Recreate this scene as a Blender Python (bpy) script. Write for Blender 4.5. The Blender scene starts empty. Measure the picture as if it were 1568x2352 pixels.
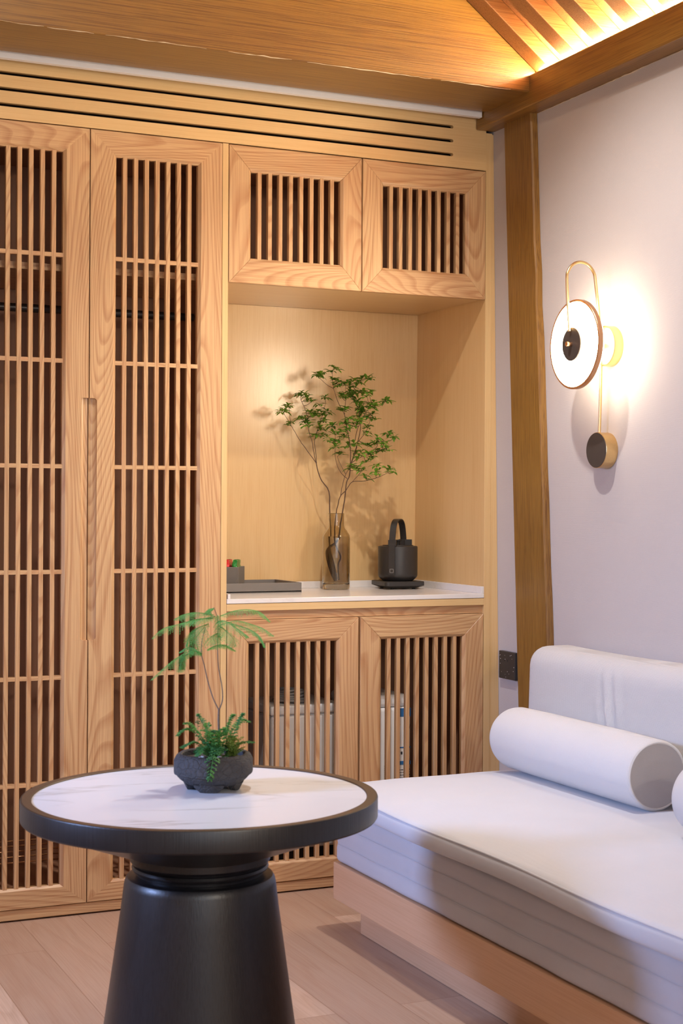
import bpy, bmesh, math, random
from mathutils import Vector, Matrix
PI = math.pi
S = bpy.context.scene
C = S.collection
random.seed(7)

# ------------------------------------------------------------------ camera
D = 4.245                                   # plane of the cupboard fronts
cam = bpy.data.cameras.new('camera'); co = bpy.data.objects.new('camera', cam); C.objects.link(co)
S.camera = co
cam.sensor_fit = 'VERTICAL'; cam.sensor_height = 36.0; cam.lens = 3500 / 2352 * 36
cam.shift_y = -17 / 2352
TH = math.radians(24.3)
co.matrix_world = (Matrix.Translation((0, 0, 1.17)) @ Matrix.Rotation(-TH, 4, 'Z')
                   @ Matrix.Rotation(PI / 2, 4, 'X') @ Matrix.Rotation(0.005, 4, 'Z'))
cam.dof.use_dof = True; cam.dof.focus_distance = 4.7; cam.dof.aperture_fstop = 9.0
cam.clip_start = 0.05

# ------------------------------------------------------------------ light
S.view_settings.view_transform = 'Standard'; S.view_settings.look = 'None'
S.view_settings.gamma = 1.0; S.view_settings.use_curve_mapping = False
S.view_settings.exposure = 0.46
W = bpy.data.worlds.new('world'); S.world = W; W.use_nodes = True
W.node_tree.nodes['Background'].inputs[0].default_value = (0.85, 0.8, 0.8, 1)
W.node_tree.nodes['Background'].inputs[1].default_value = 0.5

def lamp(name, kind, loc, target, power, col, **kw):
    l = bpy.data.lights.new(name, kind); l.energy = power; l.color = col
    for k, v in kw.items(): setattr(l, k, v)
    o = bpy.data.objects.new(name, l); C.objects.link(o); o.location = loc
    o.rotation_euler = (Vector(target) - Vector(loc)).to_track_quat('-Z', 'Y').to_euler()
    return o
# ceiling spots, warm white
lamp('ceiling_spot', 'SPOT', (1.50, 3.15, 2.95), (2.0, 3.35, 0.4), 92, (1.0, 0.94, 0.91), spot_size=1.75, spot_blend=0.75, shadow_soft_size=0.03)
lamp('room_spot', 'SPOT', (0.9, 2.0, 3.2), (1.7, 4.3, 1.5), 22, (1.0, 0.82, 0.58), spot_size=1.7, spot_blend=0.9, shadow_soft_size=0.05)
lamp('warm_front_fill', 'POINT', (1.3, -0.8, 1.85), (0, 0, 0), 55, (1.0, 0.86, 0.68), shadow_soft_size=0.09)  # added warm fill from behind the camera, brightens the cupboard fronts
# daylight from the window in the left wall, and from the glazed front behind the camera
lamp('window_daylight', 'AREA', (-1.52, 3.25, 1.62), (1.4, 3.1, 0.35), 10, (0.36, 0.52, 1.0), shape='RECTANGLE', size=0.4, size_y=0.4, spread=1.1)
lamp('front_daylight', 'AREA', (0.2, -1.3, 1.7), (1.3, 3.5, 1.0), 30, (0.74, 0.85, 1.0), shape='RECTANGLE', size=2.6, size_y=1.8)

# ------------------------------------------------------------------ materials
def newmat(name):
    m = bpy.data.materials.new(name); m.use_nodes = True
    nt = m.node_tree; b = nt.nodes['Principled BSDF']
    return m, nt, b
def N(nt, t, **kw):
    n = nt.nodes.new(t)
    for k, v in kw.items():
        if isinstance(k, str) and hasattr(n, k): setattr(n, k, v)
    return n
def math_node(nt, op, a, b=None):
    n = nt.nodes.new('ShaderNodeMath'); n.operation = op
    for i, v in enumerate((a, b)):
        if v is None: continue
        if isinstance(v, (int, float)): n.inputs[i].default_value = v
        else: nt.links.new(v, n.inputs[i])
    return n.outputs[0]
def mixc(nt, fac, a, b, mode='MIX'):
    n = nt.nodes.new('ShaderNodeMix'); n.data_type = 'RGBA'; n.blend_type = mode
    for s, v in ((n.inputs['Factor'], fac), (n.inputs['A'], a), (n.inputs['B'], b)):
        if isinstance(v, (int, float)): s.default_value = v
        elif isinstance(v, tuple): s.default_value = (*v, 1) if len(v) == 3 else v
        else: nt.links.new(v, s)
    return n.outputs['Result']
def ramp(nt, v, stops):
    n = nt.nodes.new('ShaderNodeValToRGB'); e = n.color_ramp.elements
    while len(e) < len(stops): e.new(0.5)
    for i, (p, c) in enumerate(stops): e[i].position = p; e[i].color = (c, c, c, 1) if isinstance(c, (int, float)) else (*c, 1)
    nt.links.new(v, n.inputs[0]); return n.outputs[0]
def noise(nt, vec, scale, detail=2, rough=0.5, dist=0.0):
    n = nt.nodes.new('ShaderNodeTexNoise'); n.inputs['Scale'].default_value = scale
    n.inputs['Detail'].default_value = detail; n.inputs['Roughness'].default_value = rough; n.inputs['Distortion'].default_value = dist
    nt.links.new(vec, n.inputs['Vector']); return n.outputs[0]
def bump(nt, b, h, strength=0.2, dist=0.002):
    n = nt.nodes.new('ShaderNodeBump'); n.inputs['Strength'].default_value = strength; n.inputs['Distance'].default_value = dist
    nt.links.new(h, n.inputs['Height']); nt.links.new(n.outputs[0], b.inputs['Normal'])
def plain(name, col, rough=0.5, metal=0.0, spec=0.5, var=0.0, vscale=40, bmp=0.0, bscale=400):
    m, nt, b = newmat(name)
    b.inputs['Base Color'].default_value = (*col, 1); b.inputs['Roughness'].default_value = rough
    b.inputs['Metallic'].default_value = metal; b.inputs['Specular IOR Level'].default_value = spec
    tc = nt.nodes.new('ShaderNodeTexCoord').outputs['Object']
    n1 = noise(nt, tc, vscale, 3)
    c = mixc(nt, n1, tuple(x * (1 - var) for x in col), tuple(min(1, x * (1 + var)) for x in col))
    nt.links.new(c, b.inputs['Base Color'])
    if bmp: bump(nt, b, noise(nt, tc, bscale, 3), bmp)
    return m

def wood(name, axis, base, dark, rings=9.0, lo=3.2, contrast=0.55, pores=0.25, rough=0.42, seedvar=0.12, stretch=0.13, coat=0.0, bmp=0.12):
    """grain runs along axis; cathedral figure = contour lines of a stretched noise"""
    m, nt, b = newmat(name)
    tc = nt.nodes.new('ShaderNodeTexCoord').outputs['Object']
    at = nt.nodes.new('ShaderNodeAttribute'); at.attribute_name = 'seed'; seed = at.outputs['Fac']
    off = nt.nodes.new('ShaderNodeCombineXYZ')
    nt.links.new(math_node(nt, 'MULTIPLY', seed, 7.3), off.inputs[0]); nt.links.new(math_node(nt, 'MULTIPLY', seed, 3.1), off.inputs[1])
    nt.links.new(math_node(nt, 'MULTIPLY', seed, 5.7), off.inputs[2])
    ad = nt.nodes.new('ShaderNodeVectorMath'); ad.operation = 'ADD'; nt.links.new(tc, ad.inputs[0]); nt.links.new(off.outputs[0], ad.inputs[1])
    def stretched(k):
        mp = nt.nodes.new('ShaderNodeMapping'); sc = [1, 1, 1]; sc['XYZ'.index(axis)] = k; mp.inputs['Scale'].default_value = sc
        nt.links.new(ad.outputs[0], mp.inputs['Vector']); return mp.outputs[0]
    p = stretched(stretch)
    n1 = noise(nt, p, lo, 1.5, 0.4, 0.25)
    fr = math_node(nt, 'FRACT', math_node(nt, 'MULTIPLY', n1, rings))
    ring = ramp(nt, fr, [(0, 0.1), (0.45, 0.22), (0.82, 1.0), (0.95, 0.6), (1, 0.1)])
    p2 = stretched(0.012)
    fine = noise(nt, p2, 420, 2, 0.6)
    med = noise(nt, stretched(0.05), 40, 2, 0.6)
    f = math_node(nt, 'MULTIPLY', ring, contrast)
    fp = ramp(nt, fine, [(0.35, 1), (0.55, 0)])
    f = math_node(nt, 'ADD', f, math_node(nt, 'MULTIPLY', fp, pores))
    f = math_node(nt, 'ADD', f, math_node(nt, 'MULTIPLY', math_node(nt, 'SUBTRACT', med, 0.5), 0.5))
    c = mixc(nt, f, base, dark)
    sv = math_node(nt, 'FRACT', math_node(nt, 'MULTIPLY', seed, 17.77))
    c = mixc(nt, math_node(nt, 'MULTIPLY', sv, seedvar * 2), c, tuple(x * y for x, y in zip(base, (0.75, 0.55, 0.5))))
    nt.links.new(c, b.inputs['Base Color'])
    b.inputs['Roughness'].default_value = rough; b.inputs['Coat Weight'].default_value = coat; b.inputs['Coat Roughness'].default_value = 0.25
    bump(nt, b, fine, bmp, 0.001)
    return m
ASH, ASHD = (0.64, 0.415, 0.21), (0.39, 0.185, 0.075)
ash_x = wood('ash_grain_x', 'X', ASH, ASHD, 56, 4.2, 0.60, 0.45, coat=0.15)
ash_z = wood('ash_grain_z', 'Z', ASH, ASHD, 56, 4.2, 0.60, 0.45, coat=0.15)
MAP, MAPD = (0.70, 0.48, 0.225), (0.58, 0.33, 0.13)
mk = dict(rings=4, lo=2.0, contrast=0.10, pores=0.30, rough=0.33, seedvar=0.05, coat=0.15, bmp=0.05)
map_x = wood('maple_veneer_x', 'X', MAP, MAPD, **mk)
map_z = wood('maple_veneer_z', 'Z', MAP, MAPD, **mk)
map_gloss = wood('varnished_niche_veneer', 'Z', MAP, MAPD, **dict(mk, coat=0.55, rough=0.3))
map_y = wood('maple_veneer_y', 'Y', MAP, MAPD, **mk)
sofa_wood = wood('sofa_base_veneer', 'Y', (0.62, 0.37, 0.215), (0.50, 0.27, 0.14), **dict(mk, pores=0.4))
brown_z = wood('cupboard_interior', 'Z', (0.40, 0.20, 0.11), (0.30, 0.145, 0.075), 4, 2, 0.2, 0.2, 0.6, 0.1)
bk = dict(rings=7, lo=2.2, contrast=0.35, pores=0.75, rough=0.38, seedvar=0.12, coat=0.25, bmp=0.5)
BEAM, BEAMD = (0.28, 0.14, 0.024), (0.14, 0.058, 0.010)
beam_x = wood('painted_beam_x', 'X', BEAM, BEAMD, **bk)
beam_y = wood('painted_beam_y', 'Y', BEAM, BEAMD, **bk)
beam_z = wood('painted_beam_z', 'Z', BEAM, BEAMD, **bk)
rafter_m = wood('rafter_wood', 'X', (0.36, 0.16, 0.055), (0.2, 0.075, 0.022), **bk)
board_m = wood('roof_board_wood', 'X', (0.34, 0.15, 0.06), (0.17, 0.065, 0.025), **bk)

def floor_material():
    m, nt, b = newmat('oak_planks')
    tc = nt.nodes.new('ShaderNodeTexCoord').outputs['Object']
    mp = nt.nodes.new('ShaderNodeMapping'); mp.inputs['Rotation'].default_value = (0, 0, PI / 2); mp.inputs['Location'].default_value = (0.35, 0.05, 0)
    nt.links.new(tc, mp.inputs['Vector'])
    def brick(mortar, c1, c2):
        br = nt.nodes.new('ShaderNodeTexBrick'); br.offset = 0.37; br.inputs['Scale'].default_value = 1.0
        br.inputs['Brick Width'].default_value = 1.2; br.inputs['Row Height'].default_value = 0.165; br.inputs['Mortar Size'].default_value = mortar
        br.inputs['Mortar Smooth'].default_value = 0.3; br.inputs['Color1'].default_value = (*c1, 1); br.inputs['Color2'].default_value = (*c2, 1)
        br.inputs['Mortar'].default_value = (0.25, 0.13, 0.07, 1); nt.links.new(mp.outputs[0], br.inputs['Vector']); return br
    br = brick(0.0009, (0.62, 0.44, 0.32), (0.44, 0.29, 0.20))
    br2 = brick(0.0, (0, 0, 0), (1, 1, 1))
    off = nt.nodes.new('ShaderNodeVectorMath'); off.operation = 'MULTIPLY_ADD'
    nt.links.new(br2.outputs['Color'], off.inputs[0]); off.inputs[1].default_value = (3.3, 2.1, 4); nt.links.new(tc, off.inputs[2])
    mp2 = nt.nodes.new('ShaderNodeMapping'); mp2.inputs['Scale'].default_value = (1, 0.1, 1); nt.links.new(off.outputs[0], mp2.inputs['Vector'])
    n1 = noise(nt, mp2.outputs[0], 5, 2, 0.5, 0.3)
    fr = ramp(nt, math_node(nt, 'FRACT', math_node(nt, 'MULTIPLY', n1, 8)), [(0, 0.1), (0.6, 0.3), (0.9, 1), (1, 0.1)])
    mp3 = nt.nodes.new('ShaderNodeMapping'); mp3.inputs['Scale'].default_value = (1, 0.02, 1); nt.links.new(off.outputs[0], mp3.inputs['Vector'])
    fi = ramp(nt, noise(nt, mp3.outputs[0], 300, 2), [(0.35, 1), (0.6, 0)])
    f = math_node(nt, 'ADD', math_node(nt, 'MULTIPLY', fr, 0.30), math_node(nt, 'MULTIPLY', fi, 0.3))
    c = mixc(nt, f, br.outputs['Color'], (0.36, 0.20, 0.12))
    nt.links.new(c, b.inputs['Base Color']); b.inputs['Roughness'].default_value = 0.42
    bump(nt, b, fi, 0.06, 0.001); return m
floor_m = floor_material()

def weave(name, col, scale=900, strength=0.35, rough=0.95, sheen=0.3, blotch=0.05):
    m, nt, b = newmat(name)
    tc = nt.nodes.new('ShaderNodeTexCoord').outputs['Object']
    w1 = nt.nodes.new('ShaderNodeTexWave'); w1.bands_direction = 'Y'; w1.inputs['Scale'].default_value = scale / 6; w1.inputs['Distortion'].default_value = 3; w1.inputs['Detail Scale'].default_value = 2
    w2 = nt.nodes.new('ShaderNodeTexWave'); w2.bands_direction = 'Z'; w2.inputs['Scale'].default_value = scale / 6; w2.inputs['Distortion'].default_value = 3; w2.inputs['Detail Scale'].default_value = 2
    nt.links.new(tc, w1.inputs['Vector']); nt.links.new(tc, w2.inputs['Vector'])
    h = math_node(nt, 'ADD', math_node(nt, 'MULTIPLY', w1.outputs['Fac'], w2.outputs['Fac']), noise(nt, tc, scale, 2))
    n1 = noise(nt, tc, 9, 3)
    c = mixc(nt, n1, tuple(x * (1 - blotch) for x in col), tuple(min(1, x * (1 + blotch)) for x in col))
    c = mixc(nt, math_node(nt, 'MULTIPLY', noise(nt, tc, scale * 0.6, 2), 0.16), c, tuple(x * 0.55 for x in col))
    nt.links.new(c, b.inputs['Base Color']); b.inputs['Roughness'].default_value = rough
    b.inputs['Sheen Weight'].default_value = sheen; b.inputs['Specular IOR Level'].default_value = 0.2
    bump(nt, b, h, strength, 0.0012); return m
wall_m = weave('linen_wallpaper', (0.55, 0.50, 0.48), 700, 0.22, 0.85, 0.0, 0.02)
seat_m = weave('seat_velvet', (0.59, 0.59, 0.62), 1000, 0.2, 0.95, 0.2, 0.04)
mattress_m = weave('mattress_fabric', (0.50, 0.475, 0.49), 1000, 0.25, 0.95, 0.2, 0.05)
cushion_m = weave('cushion_linen', (0.70, 0.68, 0.665), 800, 0.9, 0.95, 0.2, 0.03)
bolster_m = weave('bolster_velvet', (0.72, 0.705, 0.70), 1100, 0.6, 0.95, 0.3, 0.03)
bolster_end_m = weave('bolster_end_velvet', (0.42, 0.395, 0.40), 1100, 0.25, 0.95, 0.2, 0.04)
white_m = plain('white_paint', (0.78, 0.75, 0.73), 0.6, var=0.02)
black_wood = wood('black_stained_ash', 'Z', (0.009, 0.009, 0.012), (0.004, 0.004, 0.006), 8, 6, 0.5, 0.9, 0.36, 0.0, 0.1, 0.08, 0.35)
brown_edge = plain('dark_brown_edge', (0.075, 0.045, 0.026), 0.4, var=0.15)
black_matte = plain('black_matte_enamel', (0.028, 0.026, 0.026), 0.42, var=0.1, bmp=0.05)
black_rub = plain('black_rubber', (0.012, 0.011, 0.011), 0.6)
dark_face = plain('blackened_brass', (0.06, 0.048, 0.042), 0.55, 0.3, var=0.1)
brass = plain('brushed_brass', (0.78, 0.55, 0.25), 0.28, 1.0, var=0.06, vscale=200)
brass_red = plain('rose_brass', (0.62, 0.36, 0.2), 0.35, 1.0, var=0.08)
tray_m = plain('grey_leatherette', (0.16, 0.145, 0.135), 0.55, var=0.06, bmp=0.3, bscale=900)
slot_shade_m = plain('slot_shade', (0.02, 0.015, 0.012), 0.9)  # near black, shade inside the vent slots put into the colour
chrome = plain('dark_steel', (0.08, 0.075, 0.075), 0.35, 0.8)
plastic_w = plain('white_plastic', (0.86, 0.86, 0.88), 0.35, var=0.02)
plastic_g = plain('grey_plastic', (0.28, 0.27, 0.27), 0.4)
blue_m = plain('label_blue', (0.03, 0.17, 0.46), 0.5)
ink_m = plain('label_ink', (0.03, 0.03, 0.04), 0.6)
green_m = plain('label_green', (0.35, 0.5, 0.08), 0.5)
foil_red = plain('red_foil', (0.62, 0.03, 0.03), 0.22, 0.25, var=0.3, vscale=60, bmp=0.6, bscale=90)
foil_green = plain('green_foil', (0.02, 0.22, 0.04), 0.22, 0.25, var=0.3, vscale=60, bmp=0.6, bscale=90)
bark = plain('twig_bark', (0.10, 0.055, 0.035), 0.8, var=0.35, vscale=120, bmp=0.5, bscale=300)
bark_grey = plain('grey_bark', (0.16, 0.12, 0.10), 0.8, var=0.35, vscale=200, bmp=0.5, bscale=400)
soil_m = plain('soil', (0.045, 0.03, 0.022), 0.95, var=0.5, vscale=90, bmp=1.0, bscale=160)
pebble_m = plain('pale_pebble', (0.45, 0.42, 0.42), 0.7, var=0.3, vscale=50)

def leaf_mat(name, col, col2, trans=0.35):
    m, nt, b = newmat(name)
    at = nt.nodes.new('ShaderNodeAttribute'); at.attribute_name = 'seed'
    c = mixc(nt, at.outputs['Fac'], col, col2); nt.links.new(c, b.inputs['Base Color'])
    b.inputs['Roughness'].default_value = 0.45
    t = nt.nodes.new('ShaderNodeBsdfTranslucent'); nt.links.new(mixc(nt, 1.0, c, (1.2, 1.35, 0.6), 'MULTIPLY'), t.inputs[0])
    mx = nt.nodes.new('ShaderNodeMixShader'); mx.inputs[0].default_value = trans
    nt.links.new(b.outputs[0], mx.inputs[1]); nt.links.new(t.outputs[0], mx.inputs[2])
    nt.links.new(mx.outputs[0], nt.nodes['Material Output'].inputs['Surface']); return m
leaf_m = leaf_mat('glossy_leaf', (0.05, 0.15, 0.02), (0.24, 0.46, 0.06))
frond_m = leaf_mat('feathery_frond', (0.08, 0.32, 0.12), (0.20, 0.52, 0.14), 0.35)
fern_m = leaf_mat('fern_leaf', (0.05, 0.20, 0.09), (0.18, 0.44, 0.11), 0.35)
gold_fern_m = leaf_mat('young_fern_leaf', (0.16, 0.26, 0.05), (0.30, 0.38, 0.09), 0.3)

def pot_material():
    m, nt, b = newmat('carved_dark_stone')
    tc = nt.nodes.new('ShaderNodeTexCoord').outputs['Object']
    v = nt.nodes.new('ShaderNodeTexVoronoi'); v.feature = 'DISTANCE_TO_EDGE'; v.inputs['Scale'].default_value = 75; nt.links.new(tc, v.inputs['Vector'])
    e = ramp(nt, v.outputs['Distance'], [(0.0, 0), (0.09, 1)])
    h = math_node(nt, 'ADD', math_node(nt, 'MULTIPLY', e, 0.35), math_node(nt, 'MULTIPLY', noise(nt, tc, 130, 5), 1.3))
    c = mixc(nt, noise(nt, tc, 60, 4), (0.022, 0.022, 0.025), (0.06, 0.057, 0.06)); nt.links.new(c, b.inputs['Base Color'])
    b.inputs['Roughness'].default_value = 0.75; bump(nt, b, h, 1.0, 0.0028); return m
pot_m = pot_material()

def marble(name, base, vein, scale=2.2, thr=0.012, amt=0.7, rot=0.5, rough=0.22):
    m, nt, b = newmat(name)
    tc = nt.nodes.new('ShaderNodeTexCoord').outputs['Object']
    mp = nt.nodes.new('ShaderNodeMapping'); mp.inputs['Rotation'].default_value = (0, 0, rot); nt.links.new(tc, mp.inputs['Vector'])
    mp2 = nt.nodes.new('ShaderNodeMapping'); mp2.inputs['Scale'].default_value = (0.3, 1.35, 1); nt.links.new(mp.outputs[0], mp2.inputs['Vector'])
    n1 = noise(nt, mp2.outputs[0], scale * 2, 5, 0.5, 0.5)
    d = math_node(nt, 'ABSOLUTE', math_node(nt, 'SUBTRACT', n1, 0.5))
    v = ramp(nt, d, [(0, 1), (thr, 0.35), (thr * 4, 0)])
    msk = ramp(nt, noise(nt, mp.outputs[0], 3.5, 2), [(0.42, 0), (0.62, 1)])
    f = math_node(nt, 'MULTIPLY', math_node(nt, 'MULTIPLY', v, msk), amt)
    c = mixc(nt, f, base, vein); nt.links.new(c, b.inputs['Base Color']); b.inputs['Roughness'].default_value = rough; return m
marble_m = marble('table_marble', (0.66, 0.69, 0.74), (0.36, 0.34, 0.33), 2.4, 0.008, 0.8, 0.28, 0.25)
counter_m = marble('countertop_stone', (0.76, 0.72, 0.69), (0.5, 0.45, 0.42), 2.5, 0.01, 0.4, 0.3, 0.2)

def glass(name, col, rough=0.0, ior=1.45):
    m, nt, b = newmat(name)
    b.inputs['Base Color'].default_value = (*col, 1); b.inputs['Roughness'].default_value = rough
    b.inputs['Transmission Weight'].default_value = 1.0; b.inputs['IOR'].default_value = ior
    n = noise(nt, nt.nodes.new('ShaderNodeTexCoord').outputs['Object'], 20, 1)
    nt.links.new(mixc(nt, n, col, tuple(c * 0.96 for c in col)), b.inputs['Base Color']); return m
smoke = glass('smoky_glass', (0.80, 0.745, 0.62))
water_m = glass('water', (0.93, 0.93, 0.90), 0.0, 1.33)
def emit(name, col, strength):
    m, nt, b = newmat(name)
    b.inputs['Emission Color'].default_value = (*col, 1); b.inputs['Emission Strength'].default_value = strength
    b.inputs['Base Color'].default_value = (0.8, 0.8, 0.8, 1); return m
lamp_glass = emit('lit_opal_glass', (1.0, 0.85, 0.62), 90)
lamp_back = emit('opal_glass_back', (1.0, 0.85, 0.64), 9)
led_m = emit('warm_led', (1.0, 0.74, 0.40), 300)

# ------------------------------------------------------------------ helpers
_seed = [0.0]
def nseed(): _seed[0] = random.random(); return _seed[0]
class B:
    """collects shapes, each face carries a seed and a material slot"""
    def __init__(s): s.bm = bmesh.new(); s.L = s.bm.faces.layers.float.new('seed'); s.ms = []
    def mi(s, m):
        if m not in s.ms: s.ms.append(m)
        return s.ms.index(m)
    def mesh(s, verts, faces, mat, seed=None, smooth=False):
        sd = nseed() if seed is None else seed
        vs = [s.bm.verts.new(v) for v in verts]; k = s.mi(mat)
        for f in faces:
            try: fc = s.bm.faces.new([vs[i] for i in f])
            except ValueError: continue
            fc[s.L] = sd; fc.material_index = k; fc.smooth = smooth
        return vs
    def box(s, x0, x1, y0, y1, z0, z1, mat, seed=None):
        v = [(x, y, z) for z in (z0, z1) for y in (y0, y1) for x in (x0, x1)]
        s.mesh(v, [(0, 2, 3, 1), (4, 5, 7, 6), (0, 1, 5, 4), (2, 6, 7, 3), (0, 4, 6, 2), (1, 3, 7, 5)], mat, seed); return s
    def prism(s, pts, axis, a0, a1, mat, seed=None):
        """pts: polygon in the plane normal to axis ('Y': (x,z), 'X': (y,z), 'Z': (x,y))"""
        f = {'Y': lambda p, a: (p[0], a, p[1]), 'X': lambda p, a: (a, p[0], p[1]), 'Z': lambda p, a: (p[0], p[1], a)}[axis]
        n = len(pts); v = [f(p, a0) for p in pts] + [f(p, a1) for p in pts]
        s.mesh(v, [tuple(range(n)), tuple(range(2 * n - 1, n - 1, -1))] + [(i, i + n, (i + 1) % n + n, (i + 1) % n) for i in range(n)], mat, seed); return s
    def lathe(s, prof, c, mat, seg=64, axis='Z', seed=None, smooth=True, close=False):
        v = []; n = len(prof)
        for k in range(seg):
            a = 2 * PI * k / seg
            for r, h in prof:
                p = (r * math.cos(a), r * math.sin(a), h)
                if axis == 'X': p = (h, r * math.cos(a), r * math.sin(a))
                if axis == 'Y': p = (r * math.cos(a), h, r * math.sin(a))
                v.append((c[0] + p[0], c[1] + p[1], c[2] + p[2]))
        fs = []
        m = n if close else n - 1
        for k in range(seg):
            for i in range(m):
                j = (i + 1) % n; a, b_ = k * n, ((k + 1) % seg) * n
                fs.append((a + i, b_ + i, b_ + j, a + j))
        s.mesh(v, fs, mat, seed, smooth); return s
    def tube(s, pts, r, mat, seg=8, seed=None, smooth=True):
        pts = [Vector(p) for p in pts]; n = len(pts)
        rs = r if isinstance(r, (list, tuple)) else [r] * n
        v = []; up = None
        for i, p in enumerate(pts):
            t = (pts[min(i + 1, n - 1)] - pts[max(i - 1, 0)]).normalized()
            if up is None: up = Vector((0, 0, 1)) if abs(t.z) < 0.9 else Vector((1, 0, 0))
            a = t.cross(up).normalized(); up = a.cross(t).normalized()
            for k in range(seg):
                q = 2 * PI * k / seg; v.append(tuple(p + (a * math.cos(q) + up * math.sin(q)) * rs[i]))
        fs = [(i * seg + k, i * seg + (k + 1) % seg, (i + 1) * seg + (k + 1) % seg, (i + 1) * seg + k) for i in range(n - 1) for k in range(seg)]
        fs += [tuple(range(seg - 1, -1, -1)), tuple((n - 1) * seg + k for k in range(seg))]
        s.mesh(v, fs, mat, seed, smooth); return s
    def soft(s, lo, hi, r, mat, step=0.05, fn=None, seed=None):
        """box with rounded edges, fine enough to be shaped by fn"""
        lo, hi = Vector(lo), Vector(hi)
        def coords(a, b):
            e = [0, .08 * r, .22 * r, .42 * r, .68 * r, r]
            n = max(1, round((b - a - 2 * r) / step))
            return [a + q for q in e] + [a + r + (b - a - 2 * r) * i / n for i in range(1, n)] + [b - q for q in reversed(e)]
        cs = [coords(lo[i], hi[i]) for i in range(3)]
        idx = {}; vs = []; fs = []
        def vid(p):
            k = tuple(round(q, 6) for q in p)
            if k not in idx:
                P = Vector(p); q = Vector([min(max(P[i], lo[i] + r), hi[i] - r) for i in range(3)]); d = P - q
                if d.length > 1e-9: P = q + d.normalized() * r
                if fn: P = fn(P, lo, hi)
                idx[k] = len(vs); vs.append(tuple(P))
            return idx[k]
        for ax in range(3):
            u, w = (ax + 1) % 3, (ax + 2) % 3
            for side in (0, 1):
                for i in range(len(cs[u]) - 1):
                    for j in range(len(cs[w]) - 1):
                        q = []
                        for a, b_ in ((i, j), (i + 1, j), (i + 1, j + 1), (i, j + 1)):
                            p = [0, 0, 0]; p[ax] = (lo, hi)[side][ax]; p[u] = cs[u][a]; p[w] = cs[w][b_]; q.append(vid(p))
                        fs.append(tuple(q) if side else tuple(reversed(q)))
        s.mesh(vs, fs, mat, seed, True); return s
    def build(s, name, parent=None, bevel=0.0, seg=2, sub=0, loc=None, fix=True):
        me = bpy.data.meshes.new(name)
        if fix: bmesh.ops.recalc_face_normals(s.bm, faces=s.bm.faces)
        for e in s.bm.edges:
            if len(e.link_faces) == 2 and e.calc_face_angle(0) > 0.55: e.smooth = False
        s.bm.to_mesh(me); s.bm.free()
        for m in s.ms: me.materials.append(m)
        o = bpy.data.objects.new(name, me); C.objects.link(o)
        if loc: o.location = loc
        if parent: o.parent = parent; o.matrix_parent_inverse = Matrix.Translation(-parent.location)
        if bevel:
            b = o.modifiers.new('bevel', 'BEVEL'); b.width = bevel; b.segments = seg; b.limit_method = 'ANGLE'; b.angle_limit = 0.6
            b.harden_normals = False
        if sub: b = o.modifiers.new('subdivision', 'SUBSURF'); b.levels = sub; b.render_levels = sub
        return o
def tag(o, label, cat=None, group=None):
    o['label'] = label
    if cat: o['category'] = cat
    if group: o['group'] = group
    return o
def thing(name, label, cat, loc=(0, 0, 0), group=None):
    o = bpy.data.objects.new(name, None); C.objects.link(o); o.location = loc; o.empty_display_size = 0.1
    return tag(o, label, cat, group)
def struct(o): o['kind'] = 'structure'; return o

# ------------------------------------------------------------------ the room
XL = -1.6                                     # left wall
def wx(z): return 2.483 - 0.0162 * z         # the old right wall leans a little
b = B(); b.box(XL - .1, 2.6, -1.6, 4.8, -0.1, 0.0, floor_m); struct(b.build('floor'))
b = B(); b.mesh([(wx(0), 4.76, 0), (wx(0), -1.6, 0), (wx(2.9), -1.6, 2.9), (wx(2.9), 4.76, 2.9),
                 (2.6, 4.76, 0), (2.6, -1.6, 0), (2.6, -1.6, 2.9), (2.6, 4.76, 2.9)],
                [(0, 3, 2, 1), (4, 5, 6, 7), (0, 1, 5, 4), (3, 7, 6, 2), (1, 2, 6, 5), (0, 4, 7, 3)], wall_m)
struct(b.build('wall_right'))
b = B(); b.box(XL - .1, 2.6, 4.785, 4.86, 0, 4.2, white_m); struct(b.build('wall_back'))
b = B(); b.box(XL, 2.374, 4.197, 4.215, 2.3925, 2.60, white_m); struct(b.build('trim_1'))        # white strip above the cupboards
b = B()                                        # left wall with a window opening
b.box(XL - .1, XL, -1.6, 2.7, 0, 2.5, white_m); b.box(XL - .1, XL, 3.8, 4.8, 0, 2.5, white_m)
b.box(XL - .1, XL, 2.7, 3.8, 0, 1.1, white_m); b.box(XL - .1, XL, 2.7, 3.8, 2.1, 2.5, white_m)
struct(b.build('wall_left'))
b = B(); b.box(XL - .1, 2.6, -1.7, -1.6, 0, 4.2, white_m); struct(b.build('wall_front'))
SL = -0.762                                    # roof slope: it falls towards the right wall
RX, RZ = 2.378, 2.484
def roofz(x, off=0): return RZ + SL * (x - RX) + off
rx = 0.42
b = B()
b.prism([(2.6, roofz(2.6, .055)), (rx, roofz(rx, .055)), (XL - .2, roofz(2 * rx - XL + .2, .055)), (XL - .2, roofz(2 * rx - XL + .2, .12)), (rx, roofz(rx, .12)), (2.6, roofz(2.6, .12))], 'Y', -1.7, 4.86, board_m)
struct(b.build('ceiling'))
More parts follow.
